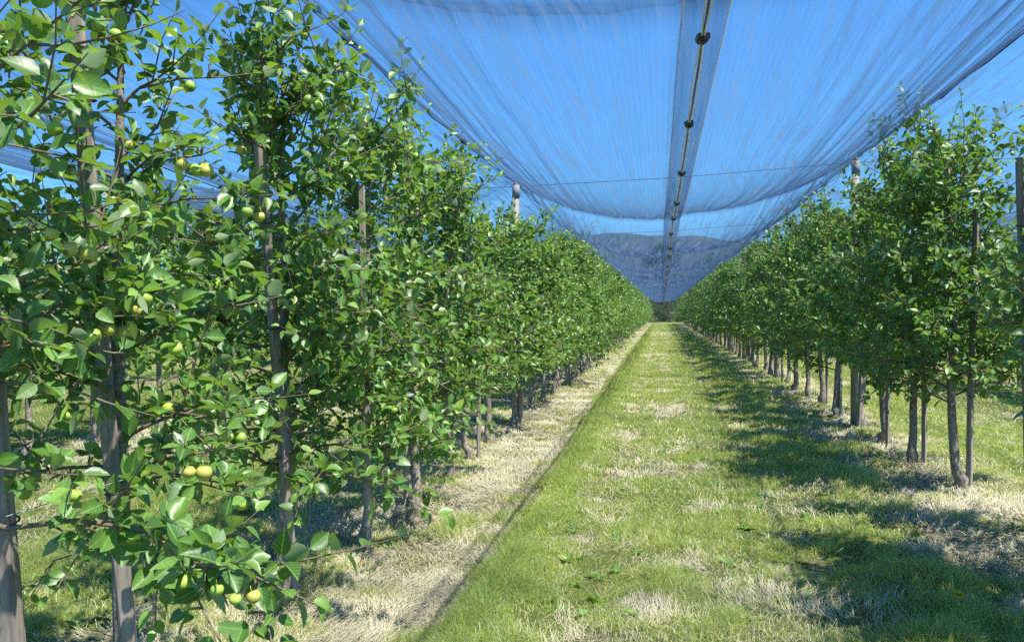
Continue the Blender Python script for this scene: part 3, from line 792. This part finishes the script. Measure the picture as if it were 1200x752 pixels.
hail_net(XR, HR, XRR, HR, lambda y: 4.9 + 0 * np.asarray(y, float), -3, 80, 15, "hail net over the next lane behind the right row of trees", False, dy=.4)

# ridge wires, cross wires, trellis wires
def wire(name, pts, r, mat, lab, cat, grp, n=6):
    P = np.asarray(pts, float); o = P[0].copy()
    mb = MB(); tube(mb, P - o, r, n); ob = mb.build(name, M[mat], loc=tuple(o)); tag(ob, lab, cat, grp); return ob
Yr = np.arange(-3, 101, .5)
def ridge(x, H, lab, y1=101):
    Yq = Yr[Yr < y1]
    root = empty("ridge_wire", (x, 0, H)); mb = MB()
    tube(mb, np.column_stack([0 * Yq, Yq, ridge_z(Yq, H) - H + .012]), .0065, 6); mb.build("wire_rope", M['cable'], root)
    mb = MB(); 
    tube(mb, np.column_stack([.012 * np.sin(Yq * 5), Yq, ridge_z(Yq, H) - H - .012 + .01 * np.sin(Yq * 7)]), .006, 5); mb.build("gathered_net_edge", M['cable'], root)
    for q in np.arange(1.9, min(y1, 60), 3.1):
        mb = MB(); tube(mb, [(0, q - .05, ridge_z(q, H) - H), (0, q + .05, ridge_z(q, H) - H)], .028, 6); mb.build("clamp", M['plastic'], root)
    tag(root, lab, "wire rope", "ridge wires over the rows")
ridge(XL, HL, "dark ridge wire holding the net's edge above the left row")
ridge(XR, HR, "dark ridge wire holding the net's edge above the right row")
ridge(XLL, HL, "ridge wire above the farther row behind the left row", 66)
ridge(XRR, HR, "ridge wire above the farther row behind the right row", 80)
for n, y in enumerate(poleL):
    xl, xr = (XLL, XRR) if n < 6 else (XL, XR)
    pts = [(xl, y + (.2 if n < 6 else 0), HL - .06), (XL, y, HL - .06), (.2, y + .12, (HL + HR) / 2 - .10), (XR, poleR[n], HR - .06)]
    if n < 6: pts.append((xr, poleR[n] + .2, HR - .06))
    wire("cross_wire", pts, .005, 'cable', f"thin straight wire crossing the lane between the {ordw(n)} pair of net poles", "wire", "wires crossing under the net")
for key, x, y1 in (("left row", XL, 100), ("right row", XR, 100), ("farther row behind the left row", XLL, 70), ("farther row behind the right row", XRR, 78)):
    for h_, nm in ((.95, "lowest"), (1.6, "second"), (2.25, "third"), (2.85, "highest")):
        yy = np.arange(1, y1, 3.0)
        wire("trellis_wire", np.column_stack([x + .03 + 0 * yy, yy, h_ + .006 * np.sin(yy * 2)]), .0016, 'wire', f"{nm} trellis wire running through the {key}", "wire", "trellis wires", 4)

# ------------------------------------------------------------------ grass, straw, weeds
rng = np.random.default_rng(9)
def scatter(n, x0, x1, y0, y1, p=1.0):
    """points thinned with distance: density falls as 1/y"""
    u = rng.random(n); y = y0 * (y1 / y0) ** (u ** p)
    x = rng.uniform(x0, x1, n); return x, y
def in_view(x, y, m=.35):
    px = 600 + 933 * (x * cos(R(10.7)) + y * sin(R(10.7))) / np.maximum(.3, (-x * sin(R(10.7)) + y * cos(R(10.7))))
    return (px > -90) & (px < 1290) & (y > 2.6)
def blades(x, y, h_, wd, lay, r, yg, name, mat, lab, cat, rngs=rng, flat=False, ang=None):
    n = len(x); z = lane_h(x, y)
    a = rng.uniform(0, 2 * pi, n) if ang is None else ang; d = np.stack([np.cos(a), np.sin(a)], -1)
    b = rng.uniform(0, 2 * pi, n); sd = np.stack([np.cos(b), np.sin(b)], -1) * wd[:, None] / 2
    if flat: sd = np.stack([-np.sin(a), np.cos(a)], -1) * wd[:, None] / 2
    P0 = np.stack([x, y, z - .005 + (rng.random(n) * .02 if flat else 0)], -1)
    l1 = lay * .35; 
    def at(t, s):   # along the blade
        hz = d * (lay * h_ * (t ** 1.7))[:, None]; zz_ = h_ * t * (1 - .45 * lay * t)
        if flat: zz_ = (.012 + .045 * rng.random(n) ** 2) * np.sin(np.minimum(t, 1) * pi * .8); hz = d * (h_ * t)[:, None]
        q = P0.copy(); q[:, :2] += hz; q[:, 2] += zz_
        return q
    t1 = np.full(n, .5); t2 = np.ones(n)
    A = at(np.zeros(n), 0); B = at(t1, 0); T_ = at(t2, 0)
    if flat: B[:, :2] += (np.stack([-np.sin(a), np.cos(a)], -1) * (rng.normal(0, .14, n) * h_)[:, None])
    s3 = np.concatenate([sd, np.zeros((n, 1))], 1)
    V = np.stack([A - s3, A + s3, B - s3 * .8, B + s3 * .8, T_], 1).reshape(-1, 3)
    off = (np.arange(n) * 5)[:, None]
    q = np.array([(0, 1, 3, 2)]) + off; tr = np.array([(2, 3, 4)]) + off
    mb = MB(); mb.add(V, [q, tr], c=np.stack([np.repeat(r, 5), np.repeat(yg, 5)], -1), smooth=True)
    o = mb.build(name, M[mat]); tag(o, lab, cat, kind='stuff'); return o
# grass
xa, ya = scatter(1500000, -4.4, 4.8, 2.9, 50, 1.25); xb, yb = scatter(500000, -15, 15, 3.5, 75)
x = np.concatenate([xa, xb]); y = np.concatenate([ya, yb]); NG = len(x)
hy = hayness(x, y); cl = fbm(x * 3.2, y * 3.2, 61, 3); big = fbm(x * .9, y * .6, 63, 3)
edge = np.exp(-((x + .98 - .26 * (fbm(y * 1.1, y * 0 + 3, 5) - .5) + .16 * (fbm(y * 5, x * 3, 55, 2) - .5)) / .13) ** 2)
tuft = np.exp(-((np.minimum(np.abs(x - XL), np.abs(x - XR))) / .3) ** 2) * (cl > .52)
pk = np.clip(1.06 - 1.4 * hy + 2.6 * (cl - .5) + edge * 1.2 + tuft * .5, .015, 1) ** 1.3
near = True
k = in_view(x, y) & (rng.random(NG) < pk) & near
x, y, hy, cl, big, edge = x[k], y[k], hy[k], cl[k], big[k], edge[k]; n = len(x)
h_ = .8 * (1 - .35 * np.exp(-((x + .45) / .17) ** 2) - .35 * np.exp(-((x - .95) / .18) ** 2)) * (.028 + .045 * rng.random(n) + .20 * np.clip(cl - .48, 0, 1) + .13 * edge * cl * 1.5 + .05 * (rng.random(n) < .06)) * (1 + .5 * (np.abs(x - 1.5) < .5) * (cl > .55)) * np.clip(1 + (y - 8) / 60, 1, 1.5)
wd = np.maximum(.0035, .00078 * y) * rng.uniform(.7, 1.4, n)
yg = (1 - .8 * edge) * np.clip(.85 * (rng.random(n) < .26 + .5 * hy) + .35 * (fbm(x * 2, y * 1.1, 66) - .45), 0, 1)
print("grass", n)
blades(x, y, h_, wd, rng.uniform(.2, 1.3, n), np.clip(rng.beta(2, 2, n) * .8 + (big - .45) * .9 - (cl - .5) * 1.0 - .35 * edge, 0, 1), yg, "grass", 'grass', "short mown grass with pale tips covering the lane and the ground between rows", "grass")
# straw / dry mown hay
NS = 800000
x, y = scatter(NS, -7, 6, 2.7, 60)
hy = hayness(x, y); cl = fbm(x * 2.6, y * 2.6, 71, 3)
pk = np.clip((hy - .10) * 1.3 + (cl - .5) * 1.5, .04, 1)
k = in_view(x, y) & (rng.random(NS) < pk)
x, y, cl = x[k], y[k], cl[k]; n = len(x); print("straw", n)
blades(x, y, rng.uniform(.05, .18, n) * (1 + y * .025) * np.where((x > -.95) & (x < 1.8), .6, 1.0), np.maximum(.0020, .00052 * y) * rng.uniform(.6, 1.5, n), np.ones(n), rng.beta(2, 1.6, n), np.clip((rng.random(n) < .4) * rng.uniform(.3, 1, n) + np.clip(fbm(x * 3, y * 3, 93, 3) - .46, 0, 1) * 2.6, 0, .95), "dry_hay", 'straw', "pale dry hay lying in the strips under the trees and in patches on the lane", "hay", flat=True,
       ang=fbm(x * 1.8, y * 1.8, 91, 2) * 14 + rng.normal(0, .55, n))
# broad-leaved weeds among the grass
xs_, ys_ = scatter(1500, -4.2, 4.5, 3, 26)
k = in_view(xs_, ys_) & (hayness(xs_, ys_) < .62) & (fbm(xs_ * 1.3, ys_ * 1.3, 81) > .5); xs_, ys_ = xs_[k], ys_[k]
Pw, Dw, Nw, Sw = [], [], [], []
for a_, b_ in zip(xs_, ys_):
    z_ = gz(a_, b_); m_ = rng.integers(4, 9); a0 = rng.uniform(0, 6)
    for q in range(m_):
        t_ = a0 + q * 6.28 / m_ + rng.normal(0, .2); e_ = rng.uniform(.1, .8)
        Pw.append((a_, b_, z_ + .005)); Dw.append((cos(t_), sin(t_), e_)); Nw.append((-cos(t_) * e_, -sin(t_) * e_, 1)); Sw.append(rng.uniform(.025, .075))
nw = len(Pw); mb = MB(); add_leaves(mb, np.array(Pw), np.array(Dw), np.array(Nw), np.array(Sw), rng.random(nw) * .8 + .2, rng.random(nw) * .4, 1, rng)
tag(mb.build("low_weeds", M['leaf_far']), "low broad leaved weeds scattered through the mown grass", "weeds", kind='stuff')

# dandelion
M['yellow'] = simple("dandelion_petal", (.85, .62, .02), .6, 60, var=.2)
fx, fy = 1.52, 4.48; root = empty("dandelion", (fx, fy, gz(fx, fy)))
mb = MB(); tube(mb, [(0, 0, 0), (.004, 0, .05), (.002, .004, .085)], .002, 5); mb.build("stem", M['leaf_far'], root)
mb = MB(); nP = 60; a = np.arange(nP) * 2.4; rd = np.sqrt(np.arange(nP) / nP)
add_leaves(mb, np.tile((.002, .004, .085), (nP, 1)) + 0, np.stack([np.cos(a) * rd, np.sin(a) * rd, 1.05 - rd], -1), np.stack([-np.cos(a), -np.sin(a), rd + .1], -1), np.full(nP, .026), np.zeros(nP), np.zeros(nP), 1, rng)
mb.build("flower_head", M['yellow'], root); tag(root, "single yellow dandelion in the shaded grass near the lower corner", "dandelion")
# fallen apple
a = bpy.data.objects.new("fallen_apple", APPLE_ME.copy()); col.objects.link(a)
M['red'] = simple("red_apple_skin", (.48, .10, .07), .35, 12, colr2=(.42, .26, .08)); a.data.materials.clear(); a.data.materials.append(M['red'])
a.scale = (.035,) * 3; a.location = (-2.1, 10.3, gz(-2.1, 10.3) + .04); tag(a, "reddish apple fallen on the hay at the foot of the left row", "apple")

# ------------------------------------------------------------------ trees at the end of the lane
def wood_tree(x, y, H, rad, seed, lab, n=9000, low=.12):
    rg = np.random.default_rng(seed); root = empty("broadleaf_tree", (x, y, 0))
    mb = MB(); tube(mb, [(0, 0, -.2), (.1, 0, H * .3), (.0, .1, H * .6), (.1, 0, H * .9)], [.035 * H, .026 * H, .015 * H, .004 * H], 8)
    cen = []
    nl = 26
    for i in range(nl):
        f = rg.uniform(low, .95); a = rg.uniform(0, 6.28); rr_ = rad * math.sin(pi * min(.95, max(.12, (f - low) / (1 - low) * .85 + .1))) * rg.uniform(.4, .95)
        c = np.array((cos(a) * rr_, sin(a) * rr_, f * H)); cen.append(c)
        tube(mb, [(0, 0, c[2] * .65), tuple(c * np.array((.5, .5, .85))), tuple(c)], [.009 * H, .006 * H, .002 * H], 5, cap=False)
    mb.build("trunk", M['trunk_far'], root)
    cen = np.array(cen); idx = rg.integers(0, nl, n); s_ = rad * rg.uniform(.18, .36, nl)[idx]
    dv = rg.normal(0, 1, (n, 3)); dv /= np.linalg.norm(dv, axis=1)[:, None]; dv *= (rg.random(n) ** .4)[:, None]
    P = cen[idx] + dv * s_[:, None] * np.array((1, 1, .75))
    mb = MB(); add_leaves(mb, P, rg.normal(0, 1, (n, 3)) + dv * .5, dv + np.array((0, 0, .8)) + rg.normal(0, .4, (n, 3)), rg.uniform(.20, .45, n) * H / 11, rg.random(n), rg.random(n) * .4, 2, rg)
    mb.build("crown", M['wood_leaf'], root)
    tag(root, lab, "tree", "trees beyond the end of the lane")
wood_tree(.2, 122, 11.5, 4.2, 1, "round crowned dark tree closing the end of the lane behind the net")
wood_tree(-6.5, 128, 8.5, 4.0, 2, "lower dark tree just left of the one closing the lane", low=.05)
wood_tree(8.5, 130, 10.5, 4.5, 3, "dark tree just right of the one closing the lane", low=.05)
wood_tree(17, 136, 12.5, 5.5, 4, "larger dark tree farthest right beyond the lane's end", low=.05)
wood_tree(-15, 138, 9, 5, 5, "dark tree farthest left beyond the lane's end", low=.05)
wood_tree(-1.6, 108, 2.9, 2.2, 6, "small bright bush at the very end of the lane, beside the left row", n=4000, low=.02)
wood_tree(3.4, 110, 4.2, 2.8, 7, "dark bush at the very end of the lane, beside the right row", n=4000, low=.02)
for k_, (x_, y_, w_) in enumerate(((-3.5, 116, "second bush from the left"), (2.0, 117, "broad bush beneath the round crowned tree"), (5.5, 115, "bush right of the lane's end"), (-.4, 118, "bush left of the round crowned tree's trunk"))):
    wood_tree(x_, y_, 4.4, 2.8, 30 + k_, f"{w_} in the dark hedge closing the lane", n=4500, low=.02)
wood_tree(.9, 113, 3.6, 2.6, 8, "dark bush in the middle of the lane's end", n=4000, low=.02)
print("objects", len(bpy.data.objects))

# ------------------------------------------------------------------ haze
m, t = new_mat("air_haze"); v = N(t, "VolumePrincipled"); v.inputs["Color"].default_value = (.42, .66, 1, 1); v.inputs["Density"].default_value = .00014
v.inputs["Anisotropy"].default_value = .2
o = N(t, "OutputMaterial"); t.links.new(v.outputs[0], o.inputs[1])
mb = MB(); box(mb, (0, 2200, 110), (8200, 5900, 260)); hz = mb.build("haze", m); tag(hz, kind='stuff')
